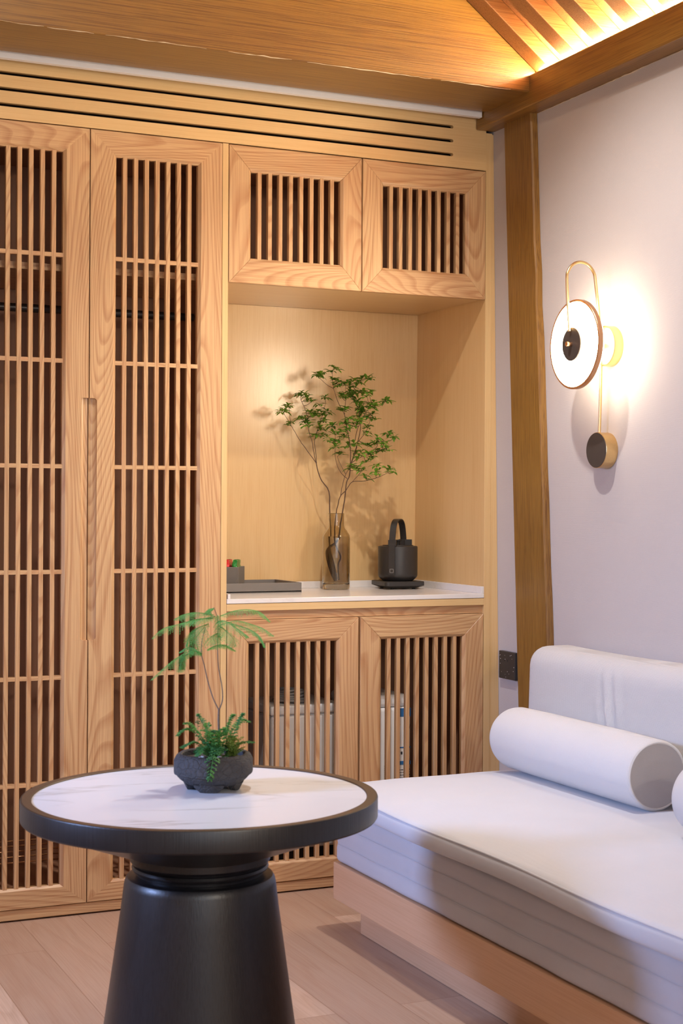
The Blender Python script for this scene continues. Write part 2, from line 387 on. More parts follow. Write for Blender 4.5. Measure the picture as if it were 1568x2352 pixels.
# tie beam with its boarded gable
b = B()
poly = [(XL, 2.405), (2.40, 2.405), (2.40, roofz(2.40, .05)), (rx, roofz(rx, .05)), (XL, roofz(2 * rx - XL, .05))]
b.prism(poly, 'Y', 3.92, 4.18, beam_x)
tag(b.build('tie_beam', bevel=0.004), 'broad golden brown timber gable beam spanning above the slatted cupboards', 'beam')
b = B(); b.box(RX, wx(2.4) + .004, -1.6, 4.243, 2.363, 2.456, beam_y)
tag(b.build('wall_beam', bevel=0.004), 'long brown timber beam running along the top of the right wall', 'beam')
q = random.Random(8)
def crack(name, p0, p1, spans, rmax, axis, label):
    b = B(); p0, p1 = Vector(p0), Vector(p1)
    for a, c_ in spans:
        n_ = max(6, int((c_ - a) * (p1 - p0).length / .02)); P = [p0.lerp(p1, a + (c_ - a) * i / n_) + Vector((0, q.uniform(-.0008, .0008), q.uniform(-.0012, .0012))) for i in range(n_ + 1)]
        b.tube(P, [.0003 + rmax * q.random() * math.sin(PI * max(.05, min(.95, i / n_))) for i in range(n_ + 1)], plaster_m, 6)
    tag(b.build(name), label, 'plaster line')
plaster_m = plain('cracked_plaster', (0.62, 0.50, 0.36), 0.9, var=0.25, vscale=80)
crack('plaster_line', (.80, 3.919, 2.405), (2.36, 3.919, 2.405), ((.0, .075), (.08, .16), (.18, .36), (.40, .52), (.55, .80), (.82, .97)), .0016, 'x', 'broken pale plaster line along the lower edge of the gable beam')
crack('plaster_line', (wx(2.36) - .001, 3.98, 2.3615), (wx(2.36) - .001, 2.6, 2.3615), ((.0, .2), (.2, .45), (.46, .7), (.7, 1.0)), .0022, 'y', 'uneven white plaster line where the right wall meets the wall beam')
# post in the right wall
b = B()
n = 24; vs = []; fs = []
rr = random.Random(3)
for i in range(n + 1):
    z = 2.37 * i / n; t = (z - 0.52) / 1.84
    yl = 4.087 + (4.142 - 4.087) * t; yr = 3.905 + (3.985 - 3.905) * t + rr.uniform(-.003, .003)
    x = wx(z); vs += [(x - .0005, yl, z), (x - .022, yl, z), (x - .022, yr + .004, z), (x - .017, yr, z), (x - .0005, yr - rr.uniform(0, .003), z)]
for i in range(n):
    for k in range(4): fs.append((i * 5 + k, i * 5 + k + 1, i * 5 + k + 6, i * 5 + k + 5))
fs += [(0, 1, 2, 3, 4), (n * 5, n * 5 + 4, n * 5 + 3, n * 5 + 2, n * 5 + 1)]
b.mesh(vs, fs, beam_z); tag(b.build('wooden_post'), 'rough golden brown wooden post set into the right wall beside the cupboards', 'post')
# rafters
ups = [('adjoining the gable board', 3.885), ('second in from the gable board', 3.735), ('third in from the gable board', 3.572),
       ('fourth in from the gable board', 3.412), ('fifth in from the gable board', 3.248), ('at the right edge of the photo', 3.083)]
dx, dz = 1 / math.hypot(1, SL), SL / math.hypot(1, SL)
for w_, y in ups:
    b = B(); x0, x1 = rx + .05, 2.452
    b.prism([(x0, roofz(x0)), (x1, roofz(x1)), (x1, roofz(x1, .0545)), (x0, roofz(x0, .0545))], 'Y', y - .034, y + .034, rafter_m)
    tag(b.build('rafter', bevel=0.003), 'brown wooden rafter lit from the wall beam, ' + w_, 'rafter', 'rafters under the sloping roof')
b = B(); b.box(2.40, 2.425, 2.2, 3.90, 2.4565, 2.464, led_m)
tag(b.build('light_strip'), 'warm light strip hidden on top of the right wall beam', 'light strip')

# ------------------------------------------------------------------ joinery
def door(parent, x0, x1, z0, z1, l, r, bo, to, nsl, rails=(), groove=None, label=None):
    """mitred ash frame, slats set back; groove = ('L' or 'R', za, zb) for the carved pull"""
    y = D; T = 0.022
    O = [(x0, z0), (x1, z0), (x1, z1), (x0, z1)]; I = [(x0 + l, z0 + bo), (x1 - r, z0 + bo), (x1 - r, z1 - to), (x0 + l, z1 - to)]
    b = B()
    prof = [(0, y), (0.88, y), (1.0, y + .007), (1.0, y + T), (0, y + T)]
    for i in range(4):
        j = (i + 1) % 4; mat = ash_x if i % 2 == 0 else ash_z; sd = nseed()
        g = groove and ((groove[0] == 'R' and i == 1) or (groove[0] == 'L' and i == 3))
        if not g:
            vs = [(O[k][0] + (I[k][0] - O[k][0]) * t, yy, O[k][1] + (I[k][1] - O[k][1]) * t) for k in (i, j) for t, yy in prof]
            b.mesh(vs, [(0, 1, 2, 3, 4), (9, 8, 7, 6, 5)] + [(a, a + 5, (a + 1) % 5 + 5, (a + 1) % 5) for a in range(5)], mat, sd)
        else:
            za, zb = groove[1:]; xo, xi = O[i][0], I[i][0]; sg = 1 if xi > xo else -1; gw = .0215
            lowk, highk = (i, j) if O[i][1] < O[j][1] else (j, i)
            def sect(k, z=None, inset=0.0):
                out = []
                for t, yy in prof:
                    if z is None: out.append((O[k][0] + (I[k][0] - O[k][0]) * t, yy, O[k][1] + (I[k][1] - O[k][1]) * t))
                    else: out.append((max(xo * sg + inset, (xo + (xi - xo) * t) * sg) * sg if sg > 0 else -max(-xo + inset, -(xo + (xi - xo) * t)), yy, z))
                return out
            for A, Bv in ((sect(lowk), sect(0, za)), (sect(0, za, gw), sect(0, zb, gw)), (sect(0, zb), sect(highk))):
                b.mesh(A + Bv, [(0, 1, 2, 3, 4), (9, 8, 7, 6, 5)] + [(a, a + 5, (a + 1) % 5 + 5, (a + 1) % 5) for a in range(5)], mat, sd)
            R = .010                                  # rounded corners of the pull
            for zc, sz in ((za, 1), (zb, -1)):
                xc = xo + sg * gw
                arc = [(xc - sg * R + sg * R * math.cos(a), zc + sz * R - sz * R * math.sin(a)) for a in [PI / 2 * q / 6 for q in range(7)]]
                b.prism([(xc, zc)] + arc, 'Y', y, y + .013, mat, sd)
            hp = [(0, .0125), (.006, .0135), (.012, .013), (.017, .0105), (.0203, .0060), (gw, .0)]
            h = B(); vs = []
            for z in (za, zb):
                vs += [(xo + sg * q, y + d, z) for q, d in hp] + [(xo + sg * gw, y + T, z), (xo, y + T, z)]
            m8 = len(hp) + 2
            h.mesh(vs, [tuple(range(m8)), tuple(range(2 * m8 - 1, m8 - 1, -1))] + [(a, a + m8, (a + 1) % m8 + m8, (a + 1) % m8) for a in range(m8)], ash_z, sd)
            hm = h
    fr = b.build('door', parent, bevel=0.0012, seg=1)
    if groove: hm.build('handle', fr)
    s = B(); xa, xb, za, zb = I[0][0], I[1][0], I[0][1], I[2][1]
    sw = .0128; gap = (xb - xa - nsl * sw) / (nsl + 1)
    for k in range(nsl):
        sx = xa + gap + k * (gap + sw); s.box(sx, sx + sw, y + .005, y + .021, za - .004, zb + .004, ash_z)
    s.build('slats', fr, bevel=0.0008, seg=1)
    if rails:
        for z in rails: s = B(); s.box(xa - .003, xb + .003, y + .0055, y + .019, z - .006, z + .006, ash_x); s.build('cross_rail', fr)
    return fr

# wardrobe
t = thing('wardrobe', 'tall ash wardrobe with two full height slatted doors and a carved pull', 'wardrobe', (1.12, 4.5, 0))
b = B(); b.box(.712, .730, D + .001, 4.755, .004, 2.236, map_z); b.build('side_panel', t)
b = B(); b.box(1.5272, 1.5455, D + .0005, 4.755, .004, 2.236, map_z); b.build('side_panel', t, bevel=.0006, seg=1)
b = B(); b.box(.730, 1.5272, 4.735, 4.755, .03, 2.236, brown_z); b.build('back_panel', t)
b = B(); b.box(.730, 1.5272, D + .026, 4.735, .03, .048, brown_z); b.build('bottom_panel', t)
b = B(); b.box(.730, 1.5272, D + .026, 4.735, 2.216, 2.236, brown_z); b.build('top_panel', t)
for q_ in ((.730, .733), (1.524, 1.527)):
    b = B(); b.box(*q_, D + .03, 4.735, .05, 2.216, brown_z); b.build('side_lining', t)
b = B(); b.box(.733, 1.524, D + .05, 4.72, 1.832, 1.851, ash_x); b.build('shelf', t)
b = B(); b.tube([(.733, 4.50, 1.748), (1.524, 4.50, 1.748)], .0125, chrome, 12); tag(b.build('hanging_rail', t), 'dark metal hanging rail')
b = B()
for q in range(5): b.tube([(.74, 4.36 + .07 * q, .14), (1.52, 4.36 + .07 * q, .14)], .0022, brass_red, 6)
b.build('wire_rack', t)
b = B(); b.box(.712, 1.5272, D + .004, D + .022, .005, .0335, ash_x); b.build('kickboard', t, bevel=.001, seg=1)
RL = [1.8715 - .2985 * k for k in range(6)]
door(t, .733, 1.1265, .036, 2.2345, .073, .075, .057, .0715, 7, RL, ('R', .781, 1.4695))
door(t, 1.1295, 1.5258, .036, 2.2345, .0765, .0735, .057, .0715, 7, RL, ('L', .781, 1.4695))

# cupboard over the niche
t = thing('wall_cupboard', 'ash cupboard with two short slatted doors above the lit niche', 'cupboard', (1.98, 4.5, 1.83))
b = B(); b.box(1.5460, 2.4168, D + .024, 4.766, 1.829, 1.847, map_x); b.build('bottom_panel', t)
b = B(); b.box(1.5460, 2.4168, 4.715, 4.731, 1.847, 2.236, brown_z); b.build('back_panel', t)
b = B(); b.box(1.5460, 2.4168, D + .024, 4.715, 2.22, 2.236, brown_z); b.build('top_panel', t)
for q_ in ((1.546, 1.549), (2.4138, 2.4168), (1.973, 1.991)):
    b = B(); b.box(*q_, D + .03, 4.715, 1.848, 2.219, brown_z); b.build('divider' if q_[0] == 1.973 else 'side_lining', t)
door(t, 1.5475, 1.9798, 1.8265, 2.2345, .071, .070, .076, .076, 8)
door(t, 1.9835, 2.4160, 1.8265, 2.2345, .0725, .071, .078, .076, 8)

# cupboard under the countertop
t = thing('base_cupboard', 'ash cupboard with two slatted doors below the white countertop', 'cupboard', (1.98, 4.5, 0))
b = B(); b.box(1.5460, 2.4168, D, 4.755, .852, .8735, map_x); b.build('top_panel', t, bevel=.0006, seg=1)
b = B(); b.box(1.5460, 2.4168, D + .012, D + .03, .826, .852, ash_x); b.build('finger_groove_rail', t)
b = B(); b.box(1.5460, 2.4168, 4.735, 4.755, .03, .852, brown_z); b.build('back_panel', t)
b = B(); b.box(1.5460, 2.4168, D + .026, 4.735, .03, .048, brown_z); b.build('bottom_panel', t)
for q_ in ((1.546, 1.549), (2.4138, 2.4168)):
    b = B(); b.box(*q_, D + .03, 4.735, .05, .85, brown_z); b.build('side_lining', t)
b = B(); b.box(1.5460, 2.4168, D + .004, D + .022, .005, .0335, ash_x); b.build('kickboard', t, bevel=.001, seg=1)
door(t, 1.5480, 1.9765, .036, .8245, .071, .072, .061, .071, 8)
door(t, 1.9830, 2.4150, .036, .8245, .0735, .0735, .061, .071, 8)

# niche lining, countertop
b = B()
def npl(x, z): return 4.734 - .0105 * (x - 2.417) - .017 * (z - .9) / .93
q = [(x, npl(x, z) + d, z) for d in (0, .012) for x, z in ((1.5460, .90), (2.4168, .90), (2.4168, 1.8285), (1.5460, 1.8285))]
b.mesh(q, [(0, 1, 2, 3), (7, 6, 5, 4), (0, 4, 5, 1), (1, 5, 6, 2), (2, 6, 7, 3), (3, 7, 4, 0)], map_gloss); tag(b.build('niche_backboard'), 'pale wood panel at the back of the niche behind the vase', 'panel')
b = B(); b.box(1.5462, 1.5485, D + .012, 4.731, .91, 1.828, map_z)
tag(b.build('niche_side_panel'), 'thin pale wood panel lining the left side of the niche by the grey tray', 'panel')
t = thing('countertop', 'white veined stone countertop with low upstand in the niche', 'countertop', (1.98, 4.5, .874))
b = B(); b.box(1.5465, 2.4165, D - .0015, 4.731, .8745, .8885, counter_m); b.build('slab', t, bevel=.0012)
b = B(); b.box(1.5495, 2.4165, 4.718, 4.731, .8885, .911, counter_m); b.box(1.5495, 1.5575, D - .001, 4.718, .8885, .9035, counter_m); b.box(2.4065, 2.4165, D - .001, 4.718, .8885, .911, counter_m)
b.build('upstand', t, bevel=.001)
# end panel and filler
b = B(); b.box(2.4170, 2.4392, D, 4.755, .003, 2.358, map_z)
tag(b.build('end_panel', bevel=.0006, seg=1), 'pale wood end panel closing the right side of the niche and cupboards', 'panel')
b = B(); b.prism([(2.4396, .003), (wx(0) - .001, .003), (wx(2.355) - .0005, 2.355), (2.4396, 2.355)], 'Y', D + .002, D + .022, map_z)
tag(b.build('filler_strip'), 'narrow tapering pale wood strip between the end panel and right wall', 'strip')
# ventilation panel
t = thing('ventilation_panel', 'pale wood panel with three long slots above the cupboard doors', 'panel', (1.56, D, 2.24))
b = B(); sl = [2.2772, 2.3208, 2.3648]; hh = .0052; sd = .3
edges = [2.2378] + [q for z in sl for q in (z - hh, z + hh)] + [2.4055]
for k in range(0, len(edges), 2): b.box(.712, 2.298, D, D + .018, edges[k], edges[k + 1], map_x, sd)
b.box(2.298, 2.4168, D, D + .018, 2.2378, 2.4055, map_x, sd)
for z in sl:
    for sz in (1, -1):
        arc = [(2.298 - hh + hh * math.sin(a), z + sz * hh * math.cos(a)) for a in [PI / 2 * q / 5 for q in range(6)]]
        b.prism([(2.298, z + sz * hh)] + arc, 'Y', D, D + .018, map_x, sd)
b.build('face_board', t)
b = B(); b.box(.712, 2.4168, D + .05, D + .06, 2.238, 2.405, slot_shade_m); b.build('slot_shade_sheet', t)  # dark sheet standing in for the shade behind the slots
b = B(); b.box(.712, 2.4168, D + .018, 4.76, 2.401, 2.407, map_x); b.build('top_board', t)

# ------------------------------------------------------------------ sofa
t = thing('sofa', 'low daybed sofa with pale grey cushions on a light wood base', 'sofa', (2.07, 2.2, 0))
Y0, Y1 = 0.9, 3.762
b = B(); b.box(1.762, 2.462, Y0 + .05, Y1, .001, .106, sofa_wood); b.build('plinth', t, bevel=.001)
b = B(); b.box(1.680, 2.466, Y0, Y1, .106, .205, sofa_wood); b.build('base_box', t, bevel=.0015)
def seam(P, lo, hi):
    P = Vector(P)
    for z in (.256, .307):
        k = math.exp(-((P.z - z) / .0022) ** 2) * .0035
        if P.x < lo.x + .03: P.x += k
        if P.y > hi.y - .03: P.y -= k
    if P.x < lo.x + .03: P.x += .0018 * math.sin(P.y * 21) * math.sin(P.z * 35 + P.y * 5)
    return P
b = B(); b.soft((1.684, Y0, .2055), (2.462, Y1 - .002, .358), .016, mattress_m, .0045 if False else .012, seam)
mt_ = b.build('mattress', t)
for z in (.256, .307):
    b = B(); b.tube([(1.6838 + .0018 * math.sin(y * 21) * math.sin(z * 35 + y * 5), y, z) for y in [Y0 + .02 + (Y1 - Y0 - .04) * k / 120 for k in range(121)]], .0009, mattress_m, 6); b.build('seam', mt_)
def crown(P, lo, hi):
    P = Vector(P); u = (P.x - lo.x) / (hi.x - lo.x) * 2 - 1; v = (P.y - lo.y) / (hi.y - lo.y) * 2 - 1
    if P.z > (lo.z + hi.z) / 2:
        P.z += .026 * (1 - abs(u) ** 3) * (1 - v ** 14) + .0022 * math.sin(P.y * 13 + 2 * math.sin(P.x * 7)) * math.cos(P.x * 11)
    P.x += .0025 * math.sin(P.y * 9 + 1) * (1 if P.x < lo.x + .05 else 0)
    P.z += .002 * math.sin(P.y * 7 + .6) * (1 if P.x < lo.x + .1 else 0)
    return P
b = B(); b.soft((1.652, Y0 - .02, .362), (2.462, Y1 + .02, .412), .017, seat_m, .035, crown)
cu = b.build('seat_cushion', t)
b = B(); zt = .4085
pts = [(1.6555 + .0025 * math.sin(y * 9 + 1), y, zt + .002 * math.sin(y * 7 + .6)) for y in [Y0 + (Y1 - .0 - Y0) * k / 90 for k in range(91)]]
b.tube(pts, .0022, seat_m, 6); b.build('piping', cu)
# back cushion
def backf(P, lo, hi):
    P = Vector(P); h = (P.z - lo.z) / (hi.z - lo.z)
    P.x += .0 + .010 * h
    if P.x < lo.x + .08 and h < .93:
        f = max(0, 1 - ((P.y - 3.33) / .12) ** 2) * max(0, 1 - abs(h - .62) * 2.2)
        P.x -= .0075 * math.sin((P.y - .06 * h) * 125) * f * math.exp(-((P.y - 3.37) / .07) ** 2) + .003 * f
    P.z += .004 * math.sin(P.y * 5)
    return P
b = B(); b.soft((2.285, 1.9, .437), (2.456, 3.80, .768), .055, cushion_m, .009, backf)
tag(b.build('back_cushion'), 'long white upholstered back cushion leaning on the right wall at the sofa', 'cushion')
# bolsters
def bolster(c0, c1, R, label, grp='bolster cushions on the sofa'):
    t = thing('bolster_cushion', label, 'cushion', (c0[0], c0[1], c0[2] - R), grp)
    c0, c1 = Vector(c0), Vector(c1); ax = (c1 - c0); L = ax.length; ax.normalize()
    q = ax.to_track_quat('Z', 'Y').to_matrix()
    def ring(prof, mat, name, seg=72, amp=.0012):
        b = B(); vs = []
        for k in range(seg):
            a = 2 * PI * k / seg
            for r, h in prof:
                rr = r * (1 + amp / R * math.sin(3 * a + h * 20)); v = q @ Vector((rr * math.cos(a), rr * math.sin(a), h)) + c0
                v.z = max(v.z, c0.z - R + .0005); vs.append(tuple(v))
        n = len(prof); fs = [(k * n + i, ((k + 1) % seg) * n + i, ((k + 1) % seg) * n + i + 1, k * n + i + 1) for k in range(seg) for i in range(n - 1)]
        b.mesh(vs, fs, mat, None, True); return b.build(name, t)
    def rim(h0, s):
        return [(R * x, h0 + s * R * y) for x, y in ((.90, .0), (.95, .012), (.985, .05), (1.0, .12))]
    body = rim(0, 1) + [(R * 1.01, L * .25), (R * 1.015, L * .5), (R * 1.01, L * .75)] + [(R, L - .3 * R), (R * .97, L - .14 * R), (R * .88, L - .03 * R)]
    ring(body, bolster_m, 'cover')
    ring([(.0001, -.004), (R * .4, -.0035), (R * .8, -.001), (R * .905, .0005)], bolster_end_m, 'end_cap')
    ring([(.0001, L + .02), (R * .4, L + .016), (R * .7, L + .004), (R * .885, L - .03 * R)], bolster_m, 'end_cap')
    b = B(); b.tube([tuple(q @ Vector((R * .925 * math.cos(a), R * .925 * math.sin(a), .001)) + c0) for a in [2 * PI * k / 64 for k in range(65)]], .0022, bolster_m, 6); b.build('piping', t)
bolster((2.195, 3.015, .524), (2.195, 3.685, .524), .086, 'white cylindrical bolster cushion with grey round end lying on the sofa')
bolster((2.130, 2.10, .524), (2.130, 2.770, .524), .086, 'pale bolster cushion cut off at the right edge of the photo')

# ------------------------------------------------------------------ round table
TX, TY, TZ, TR = 0.999, 2.889, .590, .354
t = thing('round_table', 'round black pedestal table with inset white marble top', 'table', (TX, TY, 0))
c = (TX, TY, 0)
b = B(); b.lathe([(.0001, .5885), (TR - .0225, .5885), (TR - .0225, .5845), (.0001, .5845)], c, marble_m, 128, smooth=False); b.build('marble_top', t)
b = B(); b.lathe([(TR - .022, .580), (TR - .022, .5895), (TR - .0205, .5910), (TR - .004, .5912)], c, brown_edge, 160)
b.lathe([(TR - .004, .5912), (TR - .001, .5905), (TR, .588), (TR, .552), (TR - .002, .549), (TR - .006, .548), (TR - .022, .546), (.142, .476), (.0001, .476)], c, black_wood, 160)
b.build('rim', t)
b = B(); b.lathe([(.0001, .4765), (.1395, .4765), (.1395, .463), (.136, .459), (.130, .457), (.129, .455), (.134, .453), (.1365, .4485), (.134, .444), (.1275, .4415), (.126, .438), (.126, .434)], c, black_wood, 96)
b.build('collar', t)
b = B(); b.lathe([(.1255, .436), (.131, .4335), (.139, .4335), (.145, .431), (.1488, .425), (.151, .416), (.158, .36), (.185, .17), (.2085, .008), (.206, .001), (.0001, .001)], c, black_wood, 128)
b.build('pedestal', t)

# ------------------------------------------------------------------ wall lamp
t = thing('wall_lamp', 'brass wall lamp with glowing round disc and curved rod on the right wall', 'lamp', (2.46, 3.6, 1.62))
ly, lz = 3.598, 1.619
b = B(); b.lathe([(.0001, 2.425), (.052, 2.425), (.056, 2.427), (.057, 2.431), (.057, wx(1.6))], (0, ly, lz), brass, 64, 'X'); b.build('wall_mount', t)
b = B(); b.lathe([(.0001, 2.334), (.118, 2.334), (.118, 2.343)], (0, ly, lz), lamp_glass, 96, 'X', smooth=False); b.lathe([(.118, 2.343), (.114, 2.352), (.104, 2.362), (.085, 2.369), (.05, 2.372), (.0001, 2.373)], (0, ly, lz), lamp_back, 96, 'X', smooth=False); tag(b.build('glass_disc', t), 'glowing white glass disc')
b = B(); b.lathe([(.1185, 2.331), (.1235, 2.331), (.1245, 2.332), (.1245, 2.344), (.1235, 2.345), (.1185, 2.345)], (0, ly, lz), brass_red, 96, 'X', close=True); b.build('rim', t)
b = B(); b.lathe([(.0001, 2.322), (.046, 2.322), (.0475, 2.324), (.0475, 2.334)], (0, ly, lz), dark_face, 64, 'X'); hub = b.build('hub', t)
b = B(); b.lathe([(.0001, 2.306), (.0065, 2.306), (.0065, 2.323)], (0, ly, lz), brass_red, 24, 'X'); b.build('knob', hub)
b = B(); b.tube([(2.348, ly, lz), (2.426, ly, lz)], .009, brass, 16); b.build('arm', t)
# rod: up from the small dial, over the disc in a hoop, down to the hub
pts = [(2.432, 3.622, 1.36), (2.431, 3.614, 1.50), (2.425, 3.606, 1.62), (2.413, 3.600, 1.72), (2.402, 3.598, 1.79)]
cx_, r_ = 2.3535, .0470
for k in range(1, 14):
    a = PI * k / 14; pts.append((cx_ + r_ * math.cos(a), 3.598, 1.800 + r_ * 1.05 * math.sin(a)))
pts += [(2.3075, 3.598, 1.79), (2.311, 3.598, 1.72), (2.3165, 3.598, 1.655)]
def smooth_path(P, n=4):
    P = [Vector(p) for p in P]; out = []
    for i in range(len(P) - 1):
        p0, p1, p2, p3 = P[max(i - 1, 0)], P[i], P[i + 1], P[min(i + 2, len(P) - 1)]
        for k in range(n):
            u = k / n; out.append(0.5 * ((2 * p1) + (p2 - p0) * u + (2 * p0 - 5 * p1 + 4 * p2 - p3) * u * u + (3 * p1 - p0 - 3 * p2 + p3) * u ** 3))
    out.append(P[-1]); return out
b = B(); b.tube(smooth_path(pts), .0042, brass, 12); b.build('rod', t)
b = B(); b.lathe([(.049, 2.4225), (.0505, 2.4235), (.0505, wx(1.33) - .0005)], (0, 3.622, 1.327), brass, 64, 'X'); d = b.build('counterweight', t)
b = B(); b.lathe([(.0001, 2.4215), (.049, 2.4215), (.0495, 2.4225)], (0, 3.622, 1.327), dark_face, 64, 'X'); tag(b.build('face', d), 'dark round face')

# wall socket
t = thing('wall_socket', 'small black wall socket spattered with paint beside the wooden post', 'socket', (2.465, 4.175, .665))
b = B(); b.box(2.459, wx(.665) + .002, 4.121, 4.222, .621, .708, black_matte); b.build('plate', t, bevel=.002)
b = B()
for yy in (4.168, 4.186): b.box(2.4586, 2.4592, yy - .0022, yy + .0022, .6765, .683, black_rub)
b.build('slots', t)
b = B(); q = random.Random(5)
for k in range(16):
    yy, zz, s_ = q.uniform(4.126, 4.216), q.uniform(.626, .703), q.uniform(.0005, .0012)
    b.box(2.4587, 2.4591, yy - s_, yy + s_, zz - s_, zz + s_, white_m)
b.build('paint_specks', t)

# ------------------------------------------------------------------ things in the niche
CT = .8887
# glass vase
VX, VY = 2.068, 4.622
t = thing('glass_vase', 'tall smoky brown glass bottle vase half filled with water', 'vase', (VX, VY, CT))
o_ = [(.0001, .0), (.040, .0), (.0445, .003), (.0462, .010), (.0462, .170), (.0445, .180), (.036, .194), (.0285, .203), (.0262, .212), (.0262, .2515), (.0255, .2525)]
i_ = [(.0242, .2515), (.0238, .212), (.0265, .2015), (.034, .1915), (.0425, .1785), (.0440, .170), (.0440, .026), (.042, .020), (.036, .0175), (.0001, .0175)]
b = B(); b.lathe(o_ + i_, (VX, VY, CT), smoke, 64); b.build('bottle', t)
b = B(); b.lathe([(.0001, .0178), (.036, .0178), (.0418, .0204), (.0437, .0263), (.0437, .170), (.0428, .1760), (.0001, .1760)], (VX, VY, CT), water_m, 64); b.build('water', t)

# leafy branches: skeletons in (right, up) millimetres-like units measured from the vase axis, facing the room
vv = Vector((math.sin(TH + .013), math.cos(TH + .013), 0)); rr_ = Vector((math.cos(TH + .013), -math.sin(TH + .013), 0))
K = 1 / (4.9 * 692)
def bp(x, y, d=0): return Vector((VX, VY, CT)) + rr_ * ((x - 752) * K) + Vector((0, 0, (2608 - y) * K)) - vv * d
def leaf(b, p, direction, L, wd, seed, droop=0.4):
    d = direction.normalized(); side = d.cross(Vector((0, 0, 1)))
    if side.length < .1: side = Vector((1, 0, 0))
    side.normalize(); up = side.cross(d).normalized()
    prof = [(0, .04), (.25, .55), (.5, 1.0), (.75, .75), (1, .02)]
    vs = []
    for t_, w_ in prof:
        c_ = p + d * (L * t_) - Vector((0, 0, 1)) * (droop * L * t_ * t_)
        for s_ in (-1, 0, 1): vs.append(tuple(c_ + side * (s_ * wd * w_ * .5) + up * (abs(s_) * wd * w_ * .16)))
    fs = []
    for k in range(4):
        for s_ in (0, 1): fs.append((k * 3 + s_, k * 3 + s_ + 1, k * 3 + s_ + 4, k * 3 + s_ + 3))
    b.mesh(vs, fs, leaf_m, seed, True)
def whorl(b, p, rnd, base, n=None):
    n = n or rnd.randint(7, 9); tw = rnd.uniform(0, 2 * PI); tilt = Vector((rnd.uniform(-.35, .35), rnd.uniform(-.35, .35), 1)).normalized()
    a1 = tilt.orthogonal().normalized(); a2 = tilt.cross(a1)
    for k in range(n):
        a = tw + 2 * PI * k / n + rnd.uniform(-.3, .3)
        d = a1 * math.cos(a) + a2 * math.sin(a) + tilt * rnd.uniform(.25, .9)
        leaf(b, p + Vector((0, 0, rnd.uniform(-.003, .003))), d, rnd.uniform(.021, .034), rnd.uniform(.0095, .0130), min(1, max(0, base + rnd.uniform(-.25, .25))), rnd.uniform(.2, .7))
def branch_thing(name, label, lines, clusters, seed, roots):
    rnd = random.Random(seed); t = thing(name, label, 'branch', (VX, VY, CT + .02), 'cut branches in the glass vase')
    b = B(); nodes = []
    for pts, r0, r1 in lines:
        P = [bp(*p) for p in pts]; sp = smooth_path(P, 4); n = len(sp)
        sp = [q + Vector((rnd.uniform(-1, 1), rnd.uniform(-1, 1), 0)) * .0006 for q in sp]
        b.tube(sp, [r0 + (r1 - r0) * k / (n - 1) for k in range(n)], bark, 7); nodes += sp
    for pts, r0, r1 in roots:
        b.tube(smooth_path([Vector(p) for p in pts], 4), [r0 + (r1 - r0) * k / ((len(pts) - 1) * 4) for k in range((len(pts) - 1) * 4 + 1)], bark, 8)
    f = B(); ctr = []
    for (x, y) in clusters:
        p0 = bp(x, y + 12, 0)
        near = min(nodes, key=lambda q: (q - p0).dot(rr_) ** 2 + (q - p0).z ** 2)
        dep = (Vector((VX, VY, 0)) - near).dot(vv) * 1.0 + rnd.uniform(-.025, .04)
        p = bp(x, y + 12, max(-.045, dep)); ctr.append(p)
        mid = (near + p) * .5 + Vector((0, 0, -.003)); b.tube([near, mid, p], [.0009, .0008, .0006], bark, 5)
        whorl(f, p, rnd, .25 + .55 * rnd.random())
        if rnd.random() < .95: whorl(f, p + Vector((rnd.uniform(-.012, .012), rnd.uniform(-.02, .0), rnd.uniform(-.012, .008))), rnd, .3 + .5 * rnd.random(), 5)
    b.build('stem', t); f.build('leaves', t, fix=False)
    return t
linesA = [([(690, 1950, .0), (680, 1760, .0), (668, 1510, .01), (590, 1390, .015), (545, 1280, .02), (525, 1190, .02)], .0021, .0016),
          ([(525, 1190, .02), (430, 1060, .03), (340, 935, .035), (250, 780, .04), (170, 650, .045)], .0013, .0007),
          ([(240, 760, .04), (232, 680, .04), (222, 590, .04)], .0009, .0006),
          ([(525, 1190, .02), (500, 1080, .02), (475, 940, .02), (440, 830, .015), (420, 660, .01), (390, 570, .01), (350, 480, .01)], .0013, .0007),
          ([(530, 1190, .02), (515, 1050, .0), (505, 930, -.01), (545, 780, -.015), (590, 640, -.02), (625, 500, -.02)], .0012, .0006)]
clA = [(170, 600), (222, 550), (228, 730), (140, 620), (350, 690), (430, 680), (500, 650), (590, 625), (440, 765), (560, 775), (520, 870), (585, 860), (380, 400), (425, 460), (550, 520),
       (340, 400), (470, 490), (620, 450), (530, 590), (640, 600), (400, 730), (610, 680), (460, 600)]
rootsA = [([(VX - .010, VY, CT + .24), (VX - .013, VY + .004, CT + .19), (VX - .014, VY + .006, CT + .168)], .0021, .0022),]
rootsA = [([tuple(bp(690, 1950)), tuple(bp(700, 2150)), tuple(bp(735, 2330)), tuple(bp(760, 2490))], .0022, .0020)]
branch_thing('leafy_branch', 'left thin leafy green branch forking to the left out of the vase', linesA, clA, 11, rootsA)
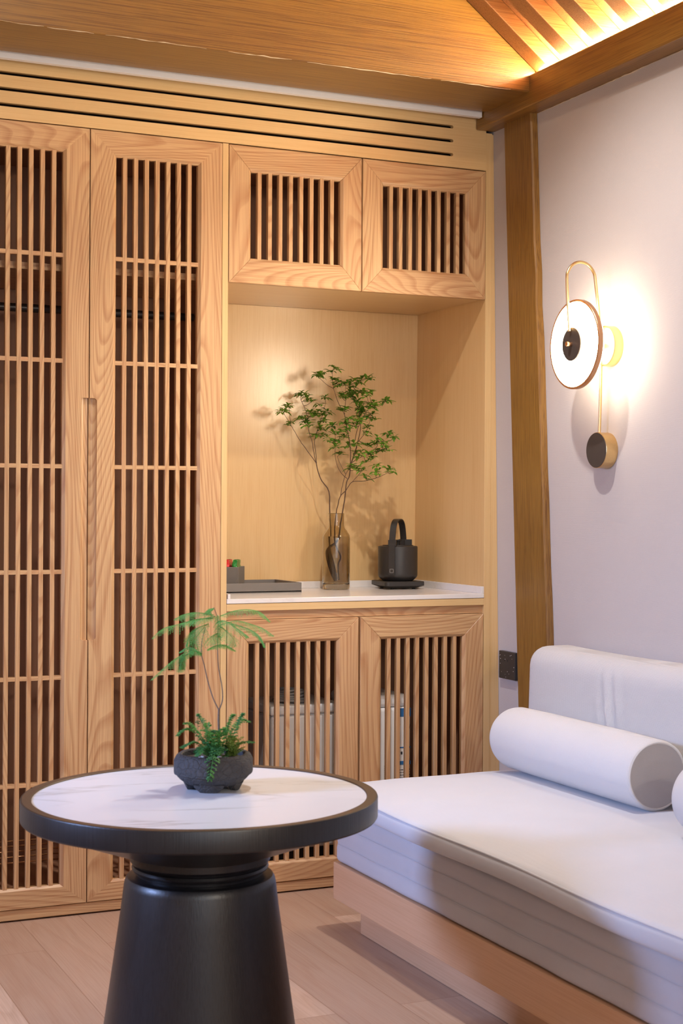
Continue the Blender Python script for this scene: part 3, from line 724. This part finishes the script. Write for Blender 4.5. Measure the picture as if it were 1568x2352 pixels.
linesB = [([(800, 1860, .0), (820, 1760, .0), (850, 1560, .0), (865, 1400, .0), (900, 1320, .0), (910, 1080, .005), (895, 930, .01), (865, 780, .01), (840, 640, .01), (775, 520, .015), (715, 350, .02), (700, 180, .02)], .0023, .0006),
          ([(715, 350, .02), (640, 310, .025), (545, 225, .03)], .0009, .0006),
          ([(840, 640, .01), (850, 480, .0), (850, 310, -.01)], .0010, .0006),
          ([(870, 1360, .0), (800, 1290, .02), (750, 1180, .03), (735, 1000, .04), (740, 880, .04), (700, 780, .04)], .0011, .0006),
          ([(855, 1310, .0), (790, 1190, -.01), (760, 1110, -.02)], .0009, .0006),
          ([(735, 1950, .0), (750, 1760, .0), (795, 1570, .01), (860, 1495, .02), (930, 1400, .03), (1060, 1390, .04), (1200, 1355, .05), (1330, 1295, .05)], .0018, .0007),
          ([(930, 1400, .03), (1000, 1320, .03), (1045, 1250, .03)], .0009, .0006),
          ([(795, 1570, .01), (820, 1440, .0), (845, 1340, -.01), (890, 1250, -.01), (950, 1110, -.01), (980, 1000, -.01)], .0011, .0006),
          ([(905, 1220, .0), (990, 950, -.01), (1020, 760, -.02), (1000, 600, -.02), (930, 450, -.02), (890, 350, -.02)], .0014, .0006),
          ([(930, 450, -.02), (960, 310, -.02), (1040, 240, -.02), (1120, 225, -.02)], .0008, .0006),
          ([(960, 930, .0), (985, 810, .02), (1060, 660, .03), (1130, 560, .03), (1250, 540, .03), (1300, 480, .03)], .0010, .0006),
          ([(990, 950, .0), (1070, 850, .0), (1110, 760, .0), (1140, 660, .0)], .0009, .0006),
          ([(925, 1180, .0), (1010, 1130, .03), (1110, 1090, .04), (1210, 1050, .05), (1310, 1020, .05)], .0010, .0006),
          ([(1110, 1090, .04), (1200, 1010, .04), (1230, 950, .04), (1350, 940, .04), (1390, 890, .04)], .0009, .0006)]
clB = [(540, 180), (580, 190), (715, 105), (690, 160), (700, 240), (735, 300), (770, 270), (850, 285), (900, 300), (950, 225), (1030, 215), (1130, 225), (1000, 260), (900, 370), (950, 380), (1050, 370), (1110, 400), (1170, 500),
       (1290, 480), (1320, 470), (820, 450), (800, 410), (910, 430), (960, 480), (1040, 500), (1120, 560), (1090, 440), (800, 590), (860, 570), (980, 640), (1040, 600), (1110, 640), (1150, 680), (1000, 720), (1100, 760),
       (1090, 830), (1040, 690), (940, 740), (830, 735), (880, 690), (700, 770), (720, 850), (800, 830), (760, 930), (850, 1000), (780, 1060), (700, 930), (950, 960), (1070, 970), (1210, 900), (1340, 850), (1390, 900),
       (1260, 990), (1310, 1030), (1110, 1080), (1220, 1050), (980, 1050), (1080, 1170), (1000, 1110), (905, 1230), (960, 1240), (1040, 1245), (1190, 1290), (1320, 1240), (1370, 1290), (1070, 1320), (1200, 1210), (840, 880), (870, 790), (1160, 540), (1190, 960), (1150, 1120), (740, 1000), (1010, 560)]
rootsB = [([tuple(bp(800, 1860)), tuple(bp(785, 2000)), tuple(bp(745, 2090)), tuple(bp(690, 2150)), tuple(bp(705, 2300)), tuple(bp(745, 2500))], .0023, .0050),
          ([tuple(bp(745, 2090)), tuple(bp(680, 2160)), tuple(bp(675, 2240)), tuple(bp(715, 2420)), tuple(bp(750, 2510))], .0032, .0040),
          ([tuple(bp(735, 1950)), tuple(bp(745, 2100)), tuple(bp(790, 2240)), tuple(bp(770, 2330)), tuple(bp(775, 2500))], .0020, .0022)]
branch_thing('leafy_branch', 'right bushy leafy green branch rising from the middle of the vase', linesB, clB, 23, rootsB)

# kettle on its power base
KX, KY = 2.286, 4.600
t = thing('electric_kettle', 'matte black electric kettle with tall strap handle on its base', 'kettle', (KX, KY, CT + .026))
kz = CT + .0265; R = .0665
b = B(); b.lathe([(.0001, 0), (.050, .0), (.054, .003), (.0635, .012), (.0662, .018), (R, .026), (R, .112), (.0655, .1155), (.062, .117), (.0001, .117)], (KX, KY, kz), black_matte, 72); b.build('body', t)
b = B(); b.lathe([(.0001, .1172), (.052, .1172), (.052, .1195), (.0001, .120)], (KX, KY, kz), black_matte, 64)
b.lathe([(.0001, .120), (.005, .120), (.005, .133), (.0135, .134), (.0135, .1375), (.0001, .138)], (KX, KY, kz), black_rub, 32); b.build('lid', t)
vk = Vector((math.sin(.461), math.cos(.461), 0)); rk = Vector((math.cos(.461), -math.sin(.461), 0))
fd = (-.956 * vk - .29 * rk).normalized(); sd_ = fd.cross(Vector((0, 0, 1))).normalized()
path = [(R + .0015, .022), (R + .0015, .07), (R + .0015, .117), (R - .0005, .128), (.062, .150), (.054, .175), (.042, .193), (.024, .203), (0, .206), (-.024, .203), (-.042, .193), (-.054, .175), (-.062, .150), (-R + .0005, .128), (-R - .0015, .117)]
b = B(); hw, th = .0105, .0018; cpts = smooth_path([(u, 0, z) for u, z in path], 3); vs = []
for i, p in enumerate(cpts):
    tn = (cpts[min(i + 1, len(cpts) - 1)] - cpts[max(i - 1, 0)]).normalized(); nm = Vector((tn.z, 0, -tn.x))
    for s1, s2 in ((-1, -1), (1, -1), (1, 1), (-1, 1)):
        q = p + nm * (s2 * th); vs.append(tuple(Vector((KX, KY, kz)) + fd * q.x + sd_ * (s1 * hw) + Vector((0, 0, q.z))))
n = len(cpts); fs = [(i * 4 + k, i * 4 + (k + 1) % 4, (i + 1) * 4 + (k + 1) % 4, (i + 1) * 4 + k) for i in range(n - 1) for k in range(4)] + [(3, 2, 1, 0), tuple(4 * (n - 1) + k for k in range(4))]
b.mesh(vs, fs, black_matte); h = b.build('handle', t)
b = B()                                        # small square badge at the foot of the strap
bc = Vector((KX, KY, kz)) + fd * (R + .0037) + Vector((0, 0, .035))
for s1, s2, w_, h_ in ((0, 1, 1, .12), (0, -1, 1, .12), (1, 0, .12, 1), (-1, 0, .12, 1)):
    for_ = [bc + sd_ * (.0058 * (s1 + w_ * e1)) * (1 if True else 1) + Vector((0, 0, .0058 * (s2 + h_ * e2))) for e1, e2 in ((-1, -1), (1, -1), (1, 1), (-1, 1))]
    b.mesh([tuple(p) for p in for_] + [tuple(p - fd * .001) for p in for_], [(0, 1, 2, 3), (7, 6, 5, 4), (0, 4, 5, 1), (1, 5, 6, 2), (2, 6, 7, 3), (3, 7, 4, 0)], plastic_g)
tag(b.build('badge', h), 'small grey square badge')
def orient_box(b, c, ax, ay, hx, hy, z0, z1, mat):
    P = [c + ax * (sx * hx) + ay * (sy * hy) for sx, sy in ((-1, -1), (1, -1), (1, 1), (-1, 1))]
    b.mesh([(p.x, p.y, z0) for p in P] + [(p.x, p.y, z1) for p in P], [(3, 2, 1, 0), (4, 5, 6, 7), (0, 1, 5, 4), (1, 2, 6, 5), (2, 3, 7, 6), (3, 0, 4, 7)], mat)
b = B(); Kc = Vector((KX, KY, 0))
orient_box(b, Kc + fd * (R - .004), sd_, fd, .0135, .006, kz + .117, kz + .138, black_matte); b.build('handle_bracket', t, bevel=.001); b = B()
orient_box(b, Kc - fd * (R - .008), sd_, fd, .013, .008, kz + .117, kz + .138, black_matte)
b.build('handle_bracket', t, bevel=.001)
b = B(); orient_box(b, Kc - fd * .045 + rk * .022, rk, vk, .0125, .02, kz + .117, kz + .1375, black_rub); b.build('spout_cover', t, bevel=.001)
# power base: bevelled square
t = thing('kettle_base', 'black square power base under the kettle on the countertop', 'kettle base', (KX, KY, CT))
b = B(); a0 = math.radians(-4); vs = []; lay = [(.050, .0035), (.0705, .012), (.0705, .0245), (.069, .0262)]
def rsq(h, r=.012, n=5):
    out = []
    for k, (sx, sy) in enumerate(((1, 1), (-1, 1), (-1, -1), (1, -1))):
        for i in range(n + 1):
            a = PI / 2 * k + PI / 2 * i / n; out.append((sx * (h - r) + r * math.cos(a), sy * (h - r) + r * math.sin(a)))
    return out
for h_, z in lay:
    for x, y in rsq(h_): vs.append((KX + x * math.cos(a0) - y * math.sin(a0), KY + x * math.sin(a0) + y * math.cos(a0), CT + z))
n = len(rsq(.05)); fs = [tuple(range(n - 1, -1, -1)), tuple(3 * n + k for k in range(n))]
fs += [(l * n + k, l * n + (k + 1) % n, (l + 1) * n + (k + 1) % n, (l + 1) * n + k) for l in range(3) for k in range(n)]
b.mesh(vs, fs, black_matte); b.build('plate', t)
for sx, sy in ((1, 1), (-1, 1), (-1, -1), (1, -1)):
    b = B(); b.lathe([(.0001, 0), (.006, 0), (.006, .005), (.0001, .005)], (KX + sx * .04, KY + sy * .04, CT), black_rub, 20); b.build('foot', t)
b = B(); b.tube(smooth_path([(KX + .066, KY + .02, CT + .018), (KX + .080, KY + .03, CT + .022), (KX + .098, KY + .045, CT + .008), (KX + .100, KY + .08, CT + .004), (KX + .07, KY + .105, CT + .004)], 5), .003, black_rub, 8); b.build('power_cord', t)

# tray, box and packets
t = thing('serving_tray', 'low grey rectangular tray with raised sides at left of the countertop', 'tray', (1.72, 4.6, CT))
b = B(); b.box(1.562, 1.890, 4.492, 4.708, CT, CT + .006, tray_m); b.build('base', t)
b = B()
for q in ((1.562, 1.890, 4.492, 4.502), (1.562, 1.890, 4.698, 4.708), (1.562, 1.572, 4.502, 4.698), (1.880, 1.890, 4.502, 4.698)): b.box(*q, CT + .002, CT + .032, tray_m)
b.build('sides', t, bevel=.001)
BA = math.radians(-33.5); bu = Vector((math.cos(BA), math.sin(BA), 0)); bw = Vector((-math.sin(BA), math.cos(BA), 0))
bcn = Vector((1.690, 4.535, 0)) - bu * .045 + bw * .045
t = thing('tea_box', 'small square grey open box standing turned in the grey tray', 'box', (bcn.x, bcn.y, CT + .0065))
b = B()
for s_ in (-1, 1):
    orient_box(b, bcn + bu * (s_ * .043), bu, bw, .002, .045, CT + .0065, CT + .0815, tray_m)
    orient_box(b, bcn + bw * (s_ * .043), bu, bw, .0409, .002, CT + .0065, CT + .0815, tray_m)
b.build('sides', t, bevel=.0006)
b = B(); orient_box(b, bcn, bu, bw, .0405, .0405, CT + .0066, CT + .040, tray_m); b.build('base', t)
def packet(name, label, dx_, dy_, m, seedk):
    b = B()
    def cr(P, lo, hi):
        P = Vector(P); h = (P.z - lo.z) / (hi.z - lo.z); P.x += -.005 * h * (1 if P.x > 0 else -1) + .0015 * math.sin(P.z * 260 + seedk); P.y += .0015 * math.sin(P.x * 300 + P.z * 130) + (-.006 * h if P.y > 0 else .006 * h); return P
    b.soft((-.0115, -.033, 0), (.0115, .033, .064), .004, m, .006, cr)
    p_ = bcn + bu * dx_ + bw * dy_
    o = b.build(name, loc=(p_.x, p_.y, CT + .0405)); o.rotation_euler = (0, 0, BA); tag(o, label, 'packet', 'foil packets in the grey box')
packet('foil_packet', 'red foil packet sticking out of the small grey box', .004, -.002, foil_red, 2)
packet('foil_packet', 'green foil packet sticking out of the small grey box', .029, -.002, foil_green, 5)

# ------------------------------------------------------------------ in the base cupboard
t = thing('water_purifier', 'tall white plastic unit behind the slats of the lower left door', 'appliance', (1.89, 4.5, .05))
def rbox(name, q, r, m, parent, lab=None):
    b = B(); b.soft((q[0], q[2], q[4]), (q[1], q[3], q[5]), r, m, .1); o = b.build(name, parent)
    if lab: tag(o, lab)
    return o
rbox('body', (1.765, 2.000, 4.42, 4.66, .105, .520), .012, plastic_w, t)
rbox('lid', (1.760, 2.005, 4.415, 4.665, .521, .550), .008, plastic_w, t)
b = B(); b.box(1.775, 1.99, 4.44, 4.65, .0485, .104, black_rub); tag(b.build('base', t), 'black base')
b = B()
for k in range(5):
    a0_ = .2 * k; b.tube([(1.86 + (.055 - .004 * k) * math.cos(a), 4.50 + (.05 - .004 * k) * math.sin(a), .558 + .0075 * k + .002 * math.sin(2 * a + k)) for a in [2 * PI * i / 28 + a0_ for i in range(29)]], .0042, plastic_g, 7)
tag(b.build('coiled_hose'), 'coil of grey hose lying on the white unit behind the lower left door', 'hose')
t = thing('filter_tank', 'white plastic unit with blue striped label behind the lower right door', 'appliance', (2.15, 4.5, .05))
rbox('body', (2.045, 2.245, 4.42, 4.64, .105, .525), .012, plastic_w, t)
rbox('lid', (2.055, 2.240, 4.425, 4.635, .526, .566), .014, plastic_w, t)
b = B(); b.box(2.06, 2.235, 4.44, 4.63, .0485, .1045, black_rub); tag(b.build('base', t), 'black base')
b = B(); yl = 4.4193
b.box(2.185, 2.243, yl, 4.4205, .495, .522, blue_m); b.box(2.185, 2.243, yl, 4.4205, .395, .399, blue_m); b.box(2.185, 2.243, yl, 4.4205, .342, .354, blue_m)
b.lathe([(.0001, yl - .0002), (.006, yl - .0002), (.006, yl + .001)], (2.199, 0, .470), green_m, 20, 'Y')
q = random.Random(9)
for k in range(9):
    z = .325 - k * .0085; x = 2.188
    while x < 2.240:
        w_ = q.uniform(.003, .009); b.box(x, min(x + w_, 2.241), yl, 4.4205, z, z + .0022, ink_m); x += w_ + .002
for k in range(6): b.tube([(2.222 + k * .003, yl, .448 + q.uniform(0, .008)), (2.226 + k * .003, yl, .478 - q.uniform(0, .01))], .0006, ink_m, 4)
for k in range(14): b.box(2.150, 2.150 + q.uniform(.004, .009), yl, 4.4205, .340 - k * .0062, .3425 - k * .0062, ink_m)
for k in range(3): b.box(2.192 + .016 * k, 2.198 + .016 * k, yl, 4.4205, .375, .384, ink_m)
tag(b.build('label_print', t), 'blue bands and fine dark print')

for o_ in [o for o in bpy.data.objects if o.parent is None and o.name in ('water_purifier', 'filter_tank', 'coiled_hose')]:
    o_.location.x -= .035; o_.location.y -= .075      # stand close behind the slats

# ------------------------------------------------------------------ potted plant on the table
PX, PY, PZ = 1.0455, 2.944, .5887
t = thing('bonsai_pot', 'dark carved stone bowl pot standing on the marble table top', 'pot', (PX, PY, PZ))
b = B(); seg = 96; prof = [(.0001, .010), (.040, .010), (.055, .0125), (.060, .016), (.069, .023), (.0745, .029), (.0750, .032), (.0800, .0335), (.0808, .037), (.0808, .060), (.0795, .0635), (.0755, .0705), (.0705, .0735), (.066, .0735), (.0635, .0715), (.063, .060), (.0001, .058)]
vs = []
for k in range(seg):
    a = 2 * PI * k / seg; f = 1 + .018 * math.cos(6 * a)
    for r, h_ in prof: vs.append((PX + r * f * math.cos(a), PY + r * f * math.sin(a), PZ + h_))
n = len(prof); b.mesh(vs, [(k * n + i, ((k + 1) % seg) * n + i, ((k + 1) % seg) * n + i + 1, k * n + i + 1) for k in range(seg) for i in range(n - 1)], pot_m, .2, True)
b.build('bowl', t)
for k in range(4):
    a = PI / 4 + PI / 2 * k + .25; b = B(); vs = []; m_ = 10
    for i in range(m_ + 1):
        a2 = a + (i / m_ - .5) * 1.12; e_ = abs(i / m_ - .5) * 2; z0 = PZ + (.0 if e_ < .55 else .010 * ((e_ - .55) / .45) ** 1.5)
        for r_, z_ in ((.040, z0), (.0535, z0), (.0565, max(z0, PZ + .006)), (.062, PZ + .0165), (.040, PZ + .0165)): vs.append((PX + r_ * math.cos(a2), PY + r_ * math.sin(a2), z_))
    b.mesh(vs, [(0, 1, 2, 3, 4), tuple(m_ * 5 + q_ for q_ in (4, 3, 2, 1, 0))] + [(i * 5 + q_, i * 5 + (q_ + 1) % 5, (i + 1) * 5 + (q_ + 1) % 5, (i + 1) * 5 + q_) for i in range(m_) for q_ in range(5)], pot_m, .3)
    b.build('foot', t)
b = B(); b.lathe([(.0001, .066), (.03, .067), (.063, .062)], (PX, PY, PZ), soil_m, 48); b.build('soil', t)
q = random.Random(4)
for k in range(9):
    a = q.uniform(3.3, 5.0); r = q.uniform(.030, .055); s_ = q.uniform(.003, .0055)
    b = B(); b.lathe([(.0001, -s_ * .6), (s_ * .8, -s_ * .3), (s_, 0), (s_ * .7, s_ * .45), (.0001, s_ * .6)], (PX + r * math.cos(a), PY + r * math.sin(a), PZ + .067 + s_ * .4), pebble_m, 10)
    tag(b.build('pebble'), 'small pale pebble on the soil at the front left of the stone pot', 'pebble', 'pebbles on the soil of the stone pot')
vp = Vector((math.sin(TH - .084), math.cos(TH - .084), 0)); rp = Vector((math.cos(TH - .084), -math.sin(TH - .084), 0)); KP = 1 / (3.92 * 1129)
def pp(x, y, d=0): return Vector((PX, PY, PZ)) + rp * ((x - 749) * KP) + Vector((0, 0, (1808 - y) * KP)) - vp * d
def feather(b, P, wid, mat, n=34, dense=9, needle=.0046, hang=.25, rnd=None, sw=.0009, lift=0.0, tint=.5):
    """frond: rachis, side branchlets, and needles on those"""
    sp = smooth_path([pp(*p) for p in P], max(2, n // (len(P) - 1))); m = len(sp)
    b.tube(sp, [.0009 - .0006 * k / (m - 1) for k in range(m)], mat, 5, tint)
    for i in range(1, m):
        u = i / (m - 1); tn = (sp[i] - sp[i - 1]).normalized(); sd = tn.cross(Vector((0, 0, 1)))
        if sd.length < .2: sd = rp.copy()
        sd.normalize(); w_ = wid * (math.sin(PI * min(1, u * .93 + .10)) ** .7) * rnd.uniform(.75, 1.1)
        for s_ in (-1, 1):
            d = (sd * s_ + tn * .55 + Vector((0, 0, lift + rnd.uniform(-.15, .15)))).normalized(); p0 = sp[i]; sg = min(1, max(0, tint + rnd.uniform(-.35, .35)))
            prev = p0; nb = max(3, int(dense * w_ / wid))
            for j in range(1, nb + 1):
                v = j / nb; p = p0 + d * (w_ * v) - Vector((0, 0, hang * w_ * v * v))
                dd = (p - prev).normalized(); cr = dd.cross(Vector((0, 0, 1))).normalized() if abs(dd.z) < .95 else rp
                L = needle * (1.1 - .5 * v)
                vs = [tuple(prev + cr * sw * .5), tuple(prev - cr * sw * .5), tuple(p)]; b.mesh(vs, [(0, 1, 2)], mat, sg)
                for s2 in (-1, 1):
                    e = (cr * s2 + dd * .8 + Vector((0, 0, rnd.uniform(-.9, .3)))).normalized() * L
                    b.mesh([tuple(prev), tuple(prev + dd * max(sw * 1.2, .0009)), tuple(prev + e)], [(0, 1, 2)], mat, sg)
                prev = p
t = thing('asparagus_fern', 'slender feathery green tree fern growing out of the stone pot', 'plant', (PX, PY, PZ + .065))
b = B()
b.tube(smooth_path([pp(800, 1520), pp(797, 1300), pp(792, 1190), pp(795, 1090)], 5), [.0026, .0026, .0025, .0025, .0024, .0024, .0024, .0023, .0023, .0022, .0022, .0021, .0021, .0021, .002, .002], bark_grey, 9)
b.tube(smooth_path([pp(795, 1100), pp(742, 990), pp(695, 840), pp(660, 690), pp(635, 590), pp(640, 470), pp(670, 350)], 5), [.0014 - .0006 * k / 30 for k in range(31)], bark_grey, 7)
b.tube(smooth_path([pp(795, 1100), pp(826, 1010), pp(820, 880), pp(788, 700), pp(780, 500), pp(783, 300), pp(745, 170)], 5), [.0014 - .0007 * k / 30 for k in range(31)], bark_grey, 7)
b.build('stem', t)
rn = random.Random(31); f = B()
F = [([(745, 240, 0), (600, 215, .01), (490, 225, .02), (390, 270, .03)], .020, .45), ([(740, 270, 0), (600, 270, .02), (430, 310, .04), (300, 345, .05), (195, 435, .06)], .021, .55),
     ([(640, 585, 0), (540, 560, .01), (440, 605, .02), (320, 690, .03), (180, 820, .03)], .018, .45), ([(660, 350, 0), (610, 400, .03), (570, 470, .04), (540, 570, .05)], .026, .3),
     ([(700, 320, 0), (600, 350, .02), (530, 420, .03), (500, 510, .03)], .020, .35),
     ([(800, 250, 0), (930, 200, .01), (1060, 185, .02), (1170, 215, .02), (1255, 300, .02)], .018, .6), ([(800, 330, 0), (950, 300, -.02), (1090, 335, -.03), (1200, 380, -.04), (1300, 450, -.04)], .020, .4),
     ([(900, 320, -.01), (1060, 370, -.01), (1160, 440, -.01), (1210, 540, -.01)], .016, .35), ([(690, 545, .02), (760, 505, .03), (850, 500, .03), (945, 555, .03)], .012, .7),
     ([(783, 330, 0), (860, 380, .03), (920, 440, .05), (940, 500, .06)], .020, .45), ([(783, 400, 0), (740, 430, .03), (760, 480, .05)], .018, .5), ([(745, 180, 0), (700, 190, 0), (690, 230, .01)], .012, .6),
     ([(783, 300, 0), (850, 290, .02), (980, 370, .03), (1060, 430, .03)], .018, .45), ([(560, 570, .01), (480, 600, .03), (450, 680, .04), (440, 740, .04)], .012, .4),
     ([(640, 590, 0), (600, 570, .0), (520, 540, -.02), (430, 590, -.03)], .016, .35), ([(760, 250, 0), (640, 280, -.02), (540, 300, -.03), (440, 330, -.04)], .018, .35),
     ([(780, 240, 0), (800, 330, .02), (790, 430, .03)], .014, .6)]
for P, w_, ti in F: feather(f, P, w_ * 1.15, frond_m, 34, 9, .0050, .6, rn, .0008, 0.0, ti)
f.build('fronds', t, fix=False)
t = thing('maidenhair_fern', 'small bushy green fern filling the top of the stone pot', 'plant', (PX, PY, PZ + .065))
rn = random.Random(77); f = B(); st = B()
G = [([(760, 1480, .02), (650, 1330, .03), (560, 1220, .03), (490, 1190, .03)], .016), ([(770, 1480, .0), (700, 1300, .01), (640, 1200, .0), (610, 1130, .0)], .016), ([(780, 1480, .02), (740, 1350, .04), (700, 1250, .05), (690, 1180, .05)], .014),
     ([(820, 1480, .0), (860, 1300, .0), (900, 1180, .0), (930, 1140, .0)], .016), ([(830, 1480, .0), (920, 1290, -.01), (1000, 1200, -.02), (1070, 1215, -.02)], .014), ([(840, 1480, .0), (930, 1300, .02), (990, 1160, .02), (1010, 1120, .02)], .013),
     ([(850, 1490, .02), (950, 1400, .02), (1040, 1370, .02), (1110, 1375, .02)], .010), ([(720, 1490, .02), (600, 1370, .03), (520, 1380, .03), (465, 1410, .03)], .009), ([(700, 1440, .02), (560, 1270, .02), (480, 1260, .02), (420, 1310, .02)], .008),
     ([(770, 1460, .03), (770, 1420, .055), (745, 1480, .080), (722, 1600, .088), (716, 1665, .088)], .013), ([(780, 1480, .02), (800, 1330, .04), (830, 1260, .05), (850, 1230, .05)], .018), ([(740, 1480, .02), (660, 1400, .05), (620, 1420, .06), (600, 1460, .06)], .014),
     ([(790, 1480, .02), (780, 1400, .05), (790, 1440, .07)], .016), ([(780, 1490, 0), (750, 1340, .02), (760, 1270, .02)], .016)]
for P, w_ in G: feather(f, P, w_ * 1.25, fern_m, 18, 5, .0085, .25, rn, .0036, .1, rn.uniform(.15, .7))
f.build('fronds', t, fix=False); f = B()
for k in range(30):
    x, y = rn.uniform(860, 1030), rn.uniform(1310, 1450)
    feather(f, [(900 + rn.uniform(-40, 40), 1500, rn.uniform(-.02, .03)), ((x + 900) / 2, y + 50, rn.uniform(-.02, .04)), (x, y, rn.uniform(-.03, .04))], .009, gold_fern_m, 12, 5, .0045, .2, rn, .0016, .2, rn.uniform(.1, .9))
for k in range(22):
    x, y = rn.uniform(620, 880), rn.uniform(1250, 1470)
    feather(f, [(770 + rn.uniform(-40, 40), 1500, rn.uniform(-.01, .03)), ((x + 770) / 2, y + 40, rn.uniform(.0, .05)), (x, y, rn.uniform(.0, .06))], .010, fern_m, 10, 5, .006, .2, rn, .0024, .1, rn.uniform(.2, .9))
f.build('young_fronds', t, fix=False)
